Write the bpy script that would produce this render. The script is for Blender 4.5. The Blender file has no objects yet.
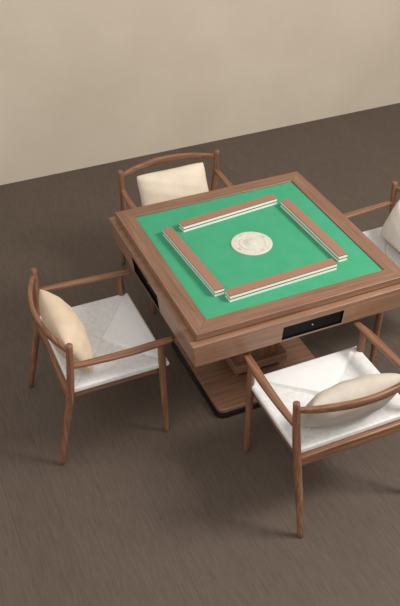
import bpy, bmesh, math, random
from mathutils import Vector, Matrix
random.seed(3)
S=bpy.context.scene
COL=S.collection
S.view_settings.view_transform='Standard'

# ---------------------------------------------------------------- helpers
def lin(h):
    h=h.lstrip('#'); c=[int(h[i:i+2],16)/255 for i in (0,2,4)]
    return tuple((x/12.92 if x<=.04045 else ((x+.055)/1.055)**2.4) for x in c)+(1,)

def new_mat(name):
    m=bpy.data.materials.new(name); m.use_nodes=True
    nt=m.node_tree; b=nt.nodes['Principled BSDF']
    return m,nt,b

def plain(name,hexc,rough=.5,metal=0,spec=.5):
    m,nt,b=new_mat(name)
    n=nt.nodes.new('ShaderNodeTexNoise'); n.inputs['Scale'].default_value=60
    mx=nt.nodes.new('ShaderNodeMix'); mx.data_type='RGBA'
    c=lin(hexc); mx.inputs[6].default_value=c; mx.inputs[7].default_value=tuple(x*.92 for x in c[:3])+(1,)
    nt.links.new(n.outputs['Fac'],mx.inputs[0]); nt.links.new(mx.outputs[2],b.inputs['Base Color'])
    b.inputs['Roughness'].default_value=rough; b.inputs['Metallic'].default_value=metal
    b.inputs['Specular IOR Level'].default_value=spec
    return m

def wood(name,dark,light,axis,rough=.45,scale=1.0):
    m,nt,b=new_mat(name); L=nt.links
    tc=nt.nodes.new('ShaderNodeTexCoord'); mp=nt.nodes.new('ShaderNodeMapping')
    s=[42*scale]*3; s[axis]=1.8*scale; mp.inputs['Scale'].default_value=s
    L.new(tc.outputs['Object'],mp.inputs['Vector'])
    n=nt.nodes.new('ShaderNodeTexNoise'); n.inputs['Scale'].default_value=1.6; n.inputs['Detail'].default_value=6; n.inputs['Roughness'].default_value=.62; n.inputs['Distortion'].default_value=.5
    L.new(mp.outputs[0],n.inputs['Vector'])
    n2=nt.nodes.new('ShaderNodeTexNoise'); n2.inputs['Scale'].default_value=9; n2.inputs['Detail'].default_value=3
    L.new(mp.outputs[0],n2.inputs['Vector'])
    r=nt.nodes.new('ShaderNodeValToRGB'); r.color_ramp.elements[0].position=.32; r.color_ramp.elements[1].position=.68
    r.color_ramp.elements[0].color=lin(dark); r.color_ramp.elements[1].color=lin(light)
    L.new(n.outputs['Fac'],r.inputs[0])
    mx=nt.nodes.new('ShaderNodeMix'); mx.data_type='RGBA'; mx.blend_type='MULTIPLY'; mx.inputs[0].default_value=.25
    r2=nt.nodes.new('ShaderNodeValToRGB'); r2.color_ramp.elements[0].position=.35; r2.color_ramp.elements[1].position=.6
    r2.color_ramp.elements[0].color=(.55,.5,.48,1); r2.color_ramp.elements[1].color=(1,1,1,1)
    L.new(n2.outputs['Fac'],r2.inputs[0]); L.new(r.outputs[0],mx.inputs[6]); L.new(r2.outputs[0],mx.inputs[7])
    L.new(mx.outputs[2],b.inputs['Base Color']); b.inputs['Roughness'].default_value=rough
    bp=nt.nodes.new('ShaderNodeBump'); bp.inputs['Strength'].default_value=.05; bp.inputs['Distance'].default_value=.002
    L.new(n2.outputs['Fac'],bp.inputs['Height']); L.new(bp.outputs[0],b.inputs['Normal'])
    return m

def fabric(name,c1,c2,scale=40,bump=.15,rough=.9,weave=420,dist=.001):
    m,nt,b=new_mat(name); L=nt.links
    tc=nt.nodes.new('ShaderNodeTexCoord')
    n=nt.nodes.new('ShaderNodeTexNoise'); n.inputs['Scale'].default_value=scale; n.inputs['Detail'].default_value=4; n.inputs['Roughness'].default_value=.6
    L.new(tc.outputs['Object'],n.inputs['Vector'])
    r=nt.nodes.new('ShaderNodeValToRGB'); r.color_ramp.elements[0].position=.38; r.color_ramp.elements[1].position=.6
    r.color_ramp.elements[0].color=lin(c1); r.color_ramp.elements[1].color=lin(c2)
    L.new(n.outputs['Fac'],r.inputs[0]); L.new(r.outputs[0],b.inputs['Base Color'])
    n2=nt.nodes.new('ShaderNodeTexNoise'); n2.inputs['Scale'].default_value=weave
    L.new(tc.outputs['Object'],n2.inputs['Vector'])
    bp=nt.nodes.new('ShaderNodeBump'); bp.inputs['Strength'].default_value=bump; bp.inputs['Distance'].default_value=dist
    L.new(n2.outputs['Fac'],bp.inputs['Height']); L.new(bp.outputs[0],b.inputs['Normal'])
    b.inputs['Roughness'].default_value=rough; b.inputs['Specular IOR Level'].default_value=.2
    return m

def finish(bm,name,mat,smooth=False,parent=None,bevel=0,seg=2,angle=35):
    bmesh.ops.recalc_face_normals(bm,faces=bm.faces)
    me=bpy.data.meshes.new(name); bm.to_mesh(me); bm.free()
    for p in me.polygons: p.use_smooth=smooth
    ob=bpy.data.objects.new(name,me); COL.objects.link(ob)
    for m in (mat if isinstance(mat,list) else [mat]): me.materials.append(m)
    if parent: ob.parent=parent
    if bevel:
        bv=ob.modifiers.new('bevel','BEVEL'); bv.width=bevel; bv.segments=seg; bv.limit_method='ANGLE'; bv.angle_limit=math.radians(angle)
    return ob

def empty(name,loc,rot=0):
    e=bpy.data.objects.new(name,None); e.empty_display_size=.1; e.location=loc; e.rotation_euler=(0,0,rot); COL.objects.link(e); return e

def box_bm(x0,x1,y0,y1,z0,z1,bm=None):
    bm=bm or bmesh.new()
    v=[bm.verts.new(p) for p in [(x0,y0,z0),(x1,y0,z0),(x1,y1,z0),(x0,y1,z0),(x0,y0,z1),(x1,y0,z1),(x1,y1,z1),(x0,y1,z1)]]
    for f in [(0,3,2,1),(4,5,6,7),(0,1,5,4),(1,2,6,5),(2,3,7,6),(3,0,4,7)]: bm.faces.new([v[i] for i in f])
    return bm

def catmull(pts,n=8):
    P=[Vector(p) for p in pts]; P=[P[0]*2-P[1]]+P+[P[-1]*2-P[-2]]; out=[]
    for i in range(1,len(P)-2):
        for k in range(n):
            t=k/n; a,b,c,d=P[i-1:i+3]
            out.append(.5*((2*b)+(c-a)*t+(2*a-5*b+4*c-d)*t*t+(3*b-a-3*c+d)*t**3))
    out.append(P[-2]); return out

def sweep(name,pts,sizes,mat,up=(0,0,1),power=2.0,n=16,sub=8,parent=None):
    path=catmull(pts,sub); sz=catmull([(s[0],s[1],0) for s in sizes],sub)
    bm=bmesh.new(); rings=[]; up=Vector(up)
    N=len(path)
    for i,p in enumerate(path):
        t=(path[min(i+1,N-1)]-path[max(i-1,0)]).normalized()
        s=t.cross(up).normalized(); u=s.cross(t).normalized()
        a,b=sz[i].x,sz[i].y
        ring=[]
        for k in range(n):
            an=2*math.pi*(k+.5)/n; c,d=math.cos(an),math.sin(an)
            e=2/power
            ring.append(bm.verts.new(p+s*a*math.copysign(abs(c)**e,c)+u*b*math.copysign(abs(d)**e,d)))
        rings.append(ring)
    def cap(ring,p,dirn):
        inner=[bm.verts.new(p+(v.co-p)*.72+dirn) for v in ring]
        for k in range(n): bm.faces.new([ring[k],ring[(k+1)%n],inner[(k+1)%n],inner[k]])
        bm.faces.new(inner)
    for i in range(N-1):
        for k in range(n): bm.faces.new([rings[i][k],rings[i][(k+1)%n],rings[i+1][(k+1)%n],rings[i+1][k]])
    d0=(path[0]-path[1]).normalized()*.003; d1=(path[-1]-path[-2]).normalized()*.003
    cap(rings[0],path[0],d0); cap(rings[-1],path[-1],d1)
    return finish(bm,name,mat,smooth=True,parent=parent)

# ---------------------------------------------------------------- materials
W_D,W_L='#623f2b','#946a4f'
chair_wood_x=wood('walnut_chair_x',W_D,W_L,0)
chair_wood_y=wood('walnut_chair_y',W_D,W_L,1)
chair_wood_z=wood('walnut_chair_z',W_D,W_L,2)
T_D,T_L='#704e3c','#8f6b54'
tab_x=wood('walnut_table_x',T_D,T_L,0,.38)
tab_y=wood('walnut_table_y',T_D,T_L,1,.38)
tab_z=wood('walnut_table_z',T_D,T_L,2,.38)
A_D,A_L='#7f5d48','#9f7a61'
ap_x=wood('walnut_apron_x',A_D,A_L,0,.33)
ap_y=wood('walnut_apron_y',A_D,A_L,1,.33)
black=plain('black_lacquer','#131212',.35)
blackgap=plain('black_gap','#0d0b0a',.8,0,.1)
gloss=plain('black_glass','#0d0d0e',.6,0,.12)
metal=plain('brushed_metal','#3c3b39',.5,1)
lamp=plain('button_white','#a9a8a4',.4)
felt=fabric('green_felt','#40956e','#439872',14,.15,.95,500)
seatm=fabric('seat_leather','#d3d1ce','#dddbd8',50,.25,.6,130,.0012)
seatf=fabric('seat_leather_flap','#e0dedc','#e4e2e0',20,.1,.55,200)
pil_tan=fabric('pillow_tan','#ccb69d','#d3bfa6',10,.1,.8,300)
pil_cream=fabric('pillow_cream','#d3c4af','#dacdb9',10,.1,.8,300)
pil_shaded=fabric('pillow_shaded_greige','#b8ae9f','#c0b7a9',10,.1,.8,300)  # shade on the front pillow's rear side is put into this darker greige
pil_white=fabric('pillow_white','#d6cfc3','#ddd7cc',10,.1,.8,300)
tile_white=plain('tile_white','#ece9e0',.3)

# ---------------------------------------------------------------- room
def wall_mat():
    m,nt,b=new_mat('plaster_wall'); L=nt.links
    tc=nt.nodes.new('ShaderNodeTexCoord')
    n=nt.nodes.new('ShaderNodeTexNoise'); n.inputs['Scale'].default_value=1.1; n.inputs['Detail'].default_value=8; n.inputs['Roughness'].default_value=.62
    L.new(tc.outputs['Object'],n.inputs['Vector'])
    r=nt.nodes.new('ShaderNodeValToRGB'); r.color_ramp.elements[0].position=.3; r.color_ramp.elements[1].position=.7
    r.color_ramp.elements[0].color=lin('#c0b3a1'); r.color_ramp.elements[1].color=lin('#ccc0ae')
    L.new(n.outputs['Fac'],r.inputs[0]); L.new(r.outputs[0],b.inputs['Base Color'])
    b.inputs['Roughness'].default_value=.9; b.inputs['Specular IOR Level'].default_value=.15
    return m
def floor_mat():
    m,nt,b=new_mat('dark_wood_floor'); L=nt.links
    tc=nt.nodes.new('ShaderNodeTexCoord')
    mp=nt.nodes.new('ShaderNodeMapping'); L.new(tc.outputs['Object'],mp.inputs['Vector'])
    mp.inputs['Rotation'].default_value=(0,0,math.radians(90))
    br=nt.nodes.new('ShaderNodeTexBrick'); br.inputs['Scale'].default_value=1; br.inputs['Brick Width'].default_value=1.8; br.inputs['Row Height'].default_value=.2
    br.inputs['Mortar Size'].default_value=.0015; br.inputs['Mortar Smooth'].default_value=.4; br.inputs['Bias'].default_value=0; br.offset=.37
    br.inputs['Color1'].default_value=(.94,.94,.94,1); br.inputs['Color2'].default_value=(1.03,1.03,1.03,1); br.inputs['Mortar'].default_value=(.72,.72,.72,1)
    L.new(mp.outputs[0],br.inputs['Vector'])
    mp2=nt.nodes.new('ShaderNodeMapping'); mp2.inputs['Scale'].default_value=(95,7,1); L.new(tc.outputs['Object'],mp2.inputs['Vector'])
    n=nt.nodes.new('ShaderNodeTexNoise'); n.inputs['Scale'].default_value=1.2; n.inputs['Detail'].default_value=8; n.inputs['Roughness'].default_value=.75; n.inputs['Distortion'].default_value=.4
    L.new(mp2.outputs[0],n.inputs['Vector'])
    r=nt.nodes.new('ShaderNodeValToRGB'); r.color_ramp.elements[0].position=.34; r.color_ramp.elements[1].position=.66
    r.color_ramp.elements[0].color=lin('#50443b'); r.color_ramp.elements[1].color=lin('#605349')
    L.new(n.outputs['Fac'],r.inputs[0])
    mx=nt.nodes.new('ShaderNodeMix'); mx.data_type='RGBA'; mx.blend_type='MULTIPLY'; mx.inputs[0].default_value=.8
    L.new(r.outputs[0],mx.inputs[6]); L.new(br.outputs['Color'],mx.inputs[7]); L.new(mx.outputs[2],b.inputs['Base Color'])
    b.inputs['Roughness'].default_value=.6; b.inputs['Specular IOR Level'].default_value=.3
    bp=nt.nodes.new('ShaderNodeBump'); bp.inputs['Strength'].default_value=.05; bp.inputs['Distance'].default_value=.002
    L.new(n.outputs['Fac'],bp.inputs['Height']); L.new(bp.outputs[0],b.inputs['Normal'])
    return m
YW=2.402
fl=finish(box_bm(-5,5,-5,YW,-.05,0),'floor',floor_mat()); fl['kind']='structure'
wl=finish(box_bm(-5,5,YW,YW+.1,-.05,3.2),'wall_back',wall_mat()); wl['kind']='structure'

# ---------------------------------------------------------------- table
table=empty('mahjong_table',(0,0,0))
table['label']='square walnut mahjong table with green felt top on pedestal'
table['category']='table'
A,B=.522,.443; ZT=.775
def rail(side):
    bm=bmesh.new()
    ang=side*math.pi/2; c,s=math.cos(ang),math.sin(ang)
    e=.0006
    def quad(a,b,z):
        pts=[(-a+e,-a),(a-e,-a),(b-e,-b),(-b+e,-b)]
        return [bm.verts.new((x*c-y*s,x*s+y*c,z)) for x,y in pts]
    R=[quad(A,B,.742),quad(A,B,ZT-.002),quad(A-.002,B+.0015,ZT)]
    bm.faces.new(R[-1]); bm.faces.new(R[0][::-1])
    for k in range(2):
        for i in range(4): bm.faces.new([R[k][i],R[k][(i+1)%4],R[k+1][(i+1)%4],R[k+1][i]])
    return finish(bm,'frame_rail',tab_x if side%2==0 else tab_y,parent=table)
for s_ in range(4): rail(s_)
finish(box_bm(-B+.001,B-.001,-B+.001,B-.001,.742,.769),'felt_surface',felt,parent=table)
finish(box_bm(-.506,.506,-.506,.506,.735,.7418),'shadow_gap_strip',blackgap,parent=table)
def loft_square(prof,r=0.0,seg=6):
    bm=bmesh.new(); rings=[]
    for z,w in prof:
        ring=[]
        for (sx,sy,a0) in ((1,1,0),(-1,1,90),(-1,-1,180),(1,-1,270)):
            for k in range(seg+1):
                a=math.radians(a0+90*k/seg)
                ring.append(bm.verts.new((sx*(w-r)+r*math.cos(a),sy*(w-r)+r*math.sin(a),z)))
        rings.append(ring)
    n=len(rings[0])
    for i in range(len(rings)-1):
        for k in range(n): bm.faces.new([rings[i][k],rings[i][(k+1)%n],rings[i+1][(k+1)%n],rings[i+1][k]])
    bm.faces.new(rings[0][::-1]); bm.faces.new(rings[-1])
    return bm
body=finish(loft_square([(.606,.533),(.608,.535),(.733,.550),(.735,.548)],.004,3),'table_body',ap_x,parent=table)
me=body.data; me.materials.append(ap_y)
for p in me.polygons:
    if abs(p.normal.x)>.7: p.material_index=1
cut=[]
SL0,SL1=-.122,.182; SZ0,SZ1=.618,.698
slots=[(SL0,SL1,-.6,-.495),(-SL1,-SL0,.495,.6)]
slotsx=[(-.6,-.495,-.125,.215),(.495,.6,-.215,.125)]
for k_,(x0,x1,y0,y1) in enumerate(slots+slotsx):
    c=finish(box_bm(x0,x1,y0,y1,SZ0 if k_<2 else .614,SZ1 if k_<2 else .708),'cutter',blackgap); cut.append(c)
    md=body.modifiers.new('b','BOOLEAN'); md.object=c; md.operation='DIFFERENCE'; md.solver='EXACT'
    try: md.material_mode='TRANSFER'
    except Exception: pass
dg=bpy.context.evaluated_depsgraph_get(); dg.update()
nm=bpy.data.meshes.new_from_object(body.evaluated_get(dg)); body.modifiers.clear(); body.data=nm
for c in cut: bpy.data.objects.remove(c)
for k in range(4):
    s0,s1=(SL0,SL1) if k%2==0 else (-.215,.125)
    z0,z1=(SZ0,SZ1) if k%2==0 else (.614,.708)
    yf=-.530 if k%2==0 else -.522
    bm=box_bm(s0+.003,s1-.003,yf,-.497,z0+.003,z1-.003)
    for v in bm.verts:
        if v.co.y<-.51 and v.co.z>.66: v.co.y=yf-.008
    d=finish(bm,'drawer',gloss,parent=table,bevel=.002)
    d.rotation_euler=(0,0,[0,-math.pi/2,math.pi,math.pi/2][k])
    finish(box_bm(s0+.02,s1-.02,yf-.010,yf-.006,z1-.012,z1-.009),'drawer_handle',metal,parent=d)
    bm=bmesh.new(); bmesh.ops.create_cone(bm,cap_ends=True,segments=24,radius1=.004,radius2=.003,depth=.006)
    kk=finish(bm,'drawer_button',lamp,parent=d); kk.rotation_euler=(math.pi/2,0,0); kk.location=((s0+s1)/2,yf-.004,.657)
finish(loft_square([(0.0,.328),(.014,.332),(.028,.331)],.05,8),'base_trim',black,parent=table)
finish(loft_square([(.028,.316),(.046,.316),(.05,.312)],.04,8),'base_plate',tab_x,parent=table)
finish(loft_square([(.05,.12),(.085,.12)],.01,3),'pedestal_recess',black,parent=table)
finish(loft_square([(.085,.145),(.09,.15),(.130,.15),(.135,.145)],.008,3),'pedestal_plinth',tab_x,parent=table)
finish(loft_square([(.135,.115),(.56,.115),(.562,.24),(.606,.24)],.008,3),'pedestal_column',chair_wood_z,parent=table)
bm=bmesh.new()
prof=[(0,.010),(.030,.010),(.034,.0085),(.038,.0085),(.041,.0075),(.060,.0072),(.062,.0055),(.066,.0055),(.068,.007),(.096,.0062),(.1,.004),(.1,-.002)]
n=64; rings=[]
c0=bm.verts.new((0,0,.010))
for r_,z_ in prof[1:]:
    rings.append([bm.verts.new((r_*math.cos(2*math.pi*k/n),r_*math.sin(2*math.pi*k/n),z_)) for k in range(n)])
for k in range(n): bm.faces.new([c0,rings[0][k],rings[0][(k+1)%n]])
for i in range(len(rings)-1):
    for k in range(n): bm.faces.new([rings[i][k],rings[i+1][k],rings[i+1][(k+1)%n],rings[i][(k+1)%n]])
bm.faces.new(rings[-1][::-1])
def disc_mat():
    m,nt,b=new_mat('console_ivory'); L=nt.links
    tc=nt.nodes.new('ShaderNodeTexCoord')
    sp=nt.nodes.new('ShaderNodeSeparateXYZ'); L.new(tc.outputs['Object'],sp.inputs[0])
    cb=nt.nodes.new('ShaderNodeCombineXYZ'); L.new(sp.outputs[0],cb.inputs[0]); L.new(sp.outputs[1],cb.inputs[1])
    ln=nt.nodes.new('ShaderNodeVectorMath'); ln.operation='LENGTH'; L.new(cb.outputs[0],ln.inputs[0])
    ml=nt.nodes.new('ShaderNodeMath'); ml.operation='MULTIPLY'; ml.inputs[1].default_value=10; L.new(ln.outputs['Value'],ml.inputs[0])
    def ramp(stops):
        r=nt.nodes.new('ShaderNodeValToRGB'); r.color_ramp.interpolation='CONSTANT'; e=r.color_ramp.elements
        e[0].position=stops[0][0]; e[0].color=(stops[0][1],)*3+(1,); e[1].position=stops[1][0]; e[1].color=(stops[1][1],)*3+(1,)
        for p,v in stops[2:]:
            x=e.new(p); x.color=(v,v,v,1)
        L.new(ml.outputs[0],r.inputs[0]); return r
    rings=ramp([(0,1),(.33,.82),(.37,1),(.60,.82),(.64,1),(.85,.84),(.88,1),(.97,.9)])
    band=ramp([(0,.0),(.40,.35),(.58,0),(.66,.6),(.84,0)])
    v=nt.nodes.new('ShaderNodeTexVoronoi'); v.inputs['Scale'].default_value=70; L.new(tc.outputs['Object'],v.inputs['Vector'])
    r=nt.nodes.new('ShaderNodeValToRGB'); r.color_ramp.elements[0].position=.15; r.color_ramp.elements[1].position=.4
    r.color_ramp.elements[0].color=lin('#a39f90'); r.color_ramp.elements[1].color=lin('#cdc9bb')
    L.new(v.outputs['Distance'],r.inputs[0])
    m1=nt.nodes.new('ShaderNodeMix'); m1.data_type='RGBA'; L.new(band.outputs[0],m1.inputs[0]); m1.inputs[6].default_value=lin('#c9c5b8'); L.new(r.outputs[0],m1.inputs[7])
    m2=nt.nodes.new('ShaderNodeMix'); m2.data_type='RGBA'; m2.blend_type='MULTIPLY'; m2.inputs[0].default_value=1
    L.new(m1.outputs[2],m2.inputs[6]); L.new(rings.outputs[0],m2.inputs[7]); L.new(m2.outputs[2],b.inputs['Base Color'])
    b.inputs['Roughness'].default_value=.5
    return m
con=finish(bm,'dice_console',disc_mat(),parent=table); con.location=(-.012,-.003,.769)
bm=bmesh.new(); bmesh.ops.create_uvsphere(bm,u_segments=32,v_segments=16,radius=.026)
for v in bm.verts: v.co.z=max(v.co.z,0)*.2
finish(bm,'dice_dome',plain('dome_clear','#c9c6ba',.3),smooth=True,parent=con).location=(0,0,.010)
bt=plain('button_ivory','#b9b5a6',.4)
for k in range(4):
    o=finish(box_bm(.072,.082,-.010,.010,.006,.0082),'console_button',bt,parent=con,bevel=.001); o.rotation_euler=(0,0,k*math.pi/2+.3)

# ---------------------------------------------------------------- tile walls
NT=17
def tile_top_mat(TL):
    m,nt,b=new_mat('tile_back_brown'); L=nt.links
    tc=nt.nodes.new('ShaderNodeTexCoord'); sx=nt.nodes.new('ShaderNodeSeparateXYZ'); L.new(tc.outputs['Object'],sx.inputs[0])
    mt=nt.nodes.new('ShaderNodeMath'); mt.operation='MULTIPLY'; mt.inputs[1].default_value=NT/TL; L.new(sx.outputs[0],mt.inputs[0])
    fr=nt.nodes.new('ShaderNodeMath'); fr.operation='FRACT'
    ad=nt.nodes.new('ShaderNodeMath'); ad.inputs[1].default_value=50.5; L.new(mt.outputs[0],ad.inputs[0]); L.new(ad.outputs[0],fr.inputs[0])
    r=nt.nodes.new('ShaderNodeValToRGB'); e=r.color_ramp.elements; e[0].position=0; e[0].color=lin('#82604c'); e[1].position=.05; e[1].color=lin('#946c57')
    L.new(fr.outputs[0],r.inputs[0]); L.new(r.outputs[0],b.inputs['Base Color']); b.inputs['Roughness'].default_value=.4
    return m
tile_green=plain('tile_joint_green','#2f5a48',.5)
def tile_layer(name,parent,z0,TL,mat,h=.0175,w=.046):
    bm=box_bm(-TL/2,TL/2,-w/2,w/2,z0,z0+h*.72)
    box_bm(-TL/2,TL/2,-w/2,w/2,z0+h*.72,z0+h,bm)
    ob=finish(bm,name,[tile_white,mat],parent=parent)
    for p in ob.data.polygons:
        if p.index>=6: p.material_index=1
    return ob
for (cx,cy,ang,TL) in ((-.005,.268,5.5,.54),(.303,-.03,-88.2,.545),(-.025,-.338,2.5,.55),(-.335,-.035,-86.8,.55)):
    e=empty('mahjong_tile_wall',(cx,cy,.7692),math.radians(ang))
    e['label']='double stacked row of brown backed white mahjong tiles'; e['category']='mahjong tiles'; e['group']='tile rows on the felt'
    mm=tile_top_mat(TL)
    tile_layer('tile_layer',e,0,TL,tile_green); tile_layer('tile_layer',e,.0178,TL,mm)

# ---------------------------------------------------------------- chair
def seat_obj(parent):
    bm=bmesh.new(); N=64; x0,x1,w=-.222,.24,.284
    top=.447; cx=(x0+x1)/2; hx=(x1-x0)/2
    grid=[]
    for i in range(N+1):
        row=[]
        for j in range(N+1):
            u=-1+2*i/N; v=-1+2*j/N
            m_=max(abs(u),abs(v)); k=min(1,(1-m_)*5)
            if u>abs(v)+.001: z=top+.004*k-.004*(1-m_)          # front flap lies on top
            elif abs(v)>abs(u)+.001: z=top-.018*(1-m_)
            else: z=top-.002*k-.009*(1-m_)
            z-=.0035*math.exp(-((abs(u)-abs(v)+.03)/.02)**2)*min(1,(1-m_)*6)
            ed=max(0,(m_-.955)/.045); z-=.005*ed*ed
            row.append(bm.verts.new((cx+u*hx,v*w,z)))
        grid.append(row)
    for i in range(N):
        for j in range(N):
            f=bm.faces.new([grid[i][j],grid[i+1][j],grid[i+1][j+1],grid[i][j+1]])
            u=-1+2*(i+.5)/N; v=-1+2*(j+.5)/N
            if u>abs(v): f.material_index=1
    per=[grid[i][0] for i in range(N)]+[grid[N][j] for j in range(N)]+[grid[i][N] for i in range(N,0,-1)]+[grid[0][j] for j in range(N,0,-1)]
    prev=per
    for dz,sc in ((.005,1.003),(.017,1.003),(.022,.995),(.023,.9)):
        ring=[bm.verts.new((cx+(v.co.x-cx)*sc,v.co.y*sc,top-.005-dz)) for v in per]
        for k in range(len(per)): bm.faces.new([prev[k],prev[(k+1)%len(per)],ring[(k+1)%len(per)],ring[k]])
        prev=ring
    bm.faces.new(prev)
    return finish(bm,'seat',[seatm,seatf],parent=parent)
def build_chair():
    e=empty('dining_chair',(-.8,0,0))
    for sy in (-1,1):
        y=.283*sy
        sweep('back_leg',[(-.318,y*1.01,0),(-.270,y,.22),(-.234,y*1.01,.40),(-.217,y*1.03,.56),(-.208,y*1.05,.71)],
              [(.0125,.0125),(.0165,.0165),(.0183,.0183),(.0170,.0170),(.0145,.0145)],chair_wood_z,up=(1,0,0),parent=e)
        sweep('front_leg',[(.214,y*1.01,0),(.212,y,.22),(.208,y,.42),(.205,y,.562)],
              [(.0125,.0125),(.0165,.0165),(.018,.018),(.0160,.0160)],chair_wood_z,up=(1,0,0),parent=e)
        sweep('armrest',[(-.214,y*1.03,.585),(-.10,y*1.04,.579),(.06,y*1.035,.573),(.18,y*1.01,.570),(.262,y*.985,.568)],
              [(.012,.011),(.016,.010),(.020,.009),(.020,.009),(.014,.007)],chair_wood_x,power=4,parent=e)
    sweep('back_rail',[(-.212,-.296,.674),(-.248,-.21,.679),(-.276,-.10,.683),(-.284,0,.684),(-.276,.10,.683),(-.248,.21,.679),(-.212,.296,.674)],
          [(.010,.012),(.011,.015),(.011,.018),(.011,.018),(.011,.018),(.011,.015),(.010,.012)],chair_wood_y,power=4,parent=e)
    finish(box_bm(-.244,-.214,-.275,.275,.366,.419),'seat_rail',chair_wood_y,parent=e,bevel=.005)
    finish(box_bm(.185,.225,-.272,.272,.380,.4185),'seat_rail',chair_wood_y,parent=e,bevel=.005)
    for sy in (-1,1):
        finish(box_bm(-.212,.184,.266*sy-.012,.266*sy+.012,.388,.4185),'seat_rail',chair_wood_x,parent=e,bevel=.004)
    seat_obj(e)['label']='off-white envelope folded leather seat'
    return e
ch=build_chair()
def copy_tree(src,loc,rot):
    e=src.copy(); COL.objects.link(e); e.location=loc; e.rotation_euler=(0,0,rot)
    for c in src.children:
        d=c.copy(); COL.objects.link(d); d.parent=e
    return e
bpy.context.view_layer.update()
chs=[ch,copy_tree(ch,(0,-.775,0),math.pi/2),copy_tree(ch,(.8,0,0),math.pi),copy_tree(ch,(-.028,.815,0),-math.pi/2)]
labs=['walnut armchair with pale seat and tan back pillow','walnut armchair with pale seat and shade-darkened greige back pillow','walnut armchair partly hidden with off-white pillow','walnut armchair behind the table with cream pillow']
for c,l in zip(chs,labs): c['label']=l; c['category']='chair'; c['group']='armchairs around the mahjong table'

# ---------------------------------------------------------------- pillows
def pillow(name,W,H,T,mat):
    bm=bmesh.new(); N=40
    def P(u,v,s):
        t=T*((1-abs(u)**2.4)**.55)*((1-abs(v)**2.4)**.55)
        cr=(u*v)**4
        y=W*u*(1-.05*(1-v*v)-.06*cr); z=H*v*(1-.07*(1-u*u)-.09*cr)
        wr=.003*math.sin(9*u+4*v)*math.sin(7*v-3*u)*(t/T)
        return (s*(t+wr),y,z)
    f={};b={}
    for i in range(N+1):
        for j in range(N+1):
            u=-1+2*i/N; v=-1+2*j/N; u=math.sin(u*math.pi/2); v=math.sin(v*math.pi/2)
            f[i,j]=bm.verts.new(P(u,v,1))
            b[i,j]=f[i,j] if i in(0,N) or j in(0,N) else bm.verts.new(P(u,v,-1))
    for d in (f,b):
        for i in range(N):
            for j in range(N): bm.faces.new([d[i,j],d[i+1,j],d[i+1,j+1],d[i,j+1]])
    return finish(bm,name,mat,smooth=True)
pl=[(pil_tan,'tan fabric back pillow leaning in an armchair',(-.158,-.012),.228),(pil_shaded,'shade-darkened greige fabric back pillow leaning in an armchair',(-.152,0),.230),
    (pil_white,'off-white fabric back pillow leaning in an armchair',(-.150,0),.224),(pil_cream,'cream fabric back pillow leaning in an armchair',(-.150,.0),.216)]
for c,(m,l,(ox,oy),W_) in zip(chs,pl):
    p=pillow('back_pillow',W_,.124,.078,m)
    M=Matrix.Rotation(c.rotation_euler.z,4,'Z')
    p.location=c.location+M@Vector((ox,oy,.557)); p.rotation_euler=(0,math.radians(-27),c.rotation_euler.z)
    p['label']=l; p['category']='pillow'; p['group']='armchair back pillows'

# ---------------------------------------------------------------- camera
cam=bpy.data.cameras.new('camera'); co=bpy.data.objects.new('camera',cam); COL.objects.link(co); S.camera=co
yw,pt,rl=.4039,.6654,-.0064
F=Vector((math.sin(yw)*math.cos(pt),math.cos(yw)*math.cos(pt),-math.sin(pt)))
R=Vector((math.cos(yw),-math.sin(yw),0)); U=R.cross(F)
R2=R*math.cos(rl)+U*math.sin(rl); U2=-R*math.sin(rl)+U*math.cos(rl)
mw=Matrix((( R2.x,U2.x,-F.x,-1.5440),(R2.y,U2.y,-F.y,-2.9540),(R2.z,U2.z,-F.z,3.0133),(0,0,0,1)))
co.matrix_world=mw
cam.sensor_fit='VERTICAL'; cam.sensor_height=24; cam.lens=834.6146/606*24

# ---------------------------------------------------------------- light
def area(name,loc,target,size,power,color):
    l=bpy.data.lights.new(name,'AREA'); l.shape='SQUARE'; l.size=size; l.energy=power; l.color=color
    o=bpy.data.objects.new(name,l); o.location=loc; COL.objects.link(o)
    o.rotation_euler=(Vector(target)-Vector(loc)).to_track_quat('-Z','Y').to_euler(); return o
area('key_light',(2.4,-1.9,3.6),(0,0.2,.3),1.2,175,(1,.96,.91))
area('fill_light',(-2.8,-2.5,4.0),(0,-.2,.2),3,65,(1,.98,.96))
w=bpy.data.worlds.new('world'); S.world=w; w.use_nodes=True
w.node_tree.nodes['Background'].inputs[0].default_value=(1,.97,.94,1); w.node_tree.nodes['Background'].inputs[1].default_value=.63
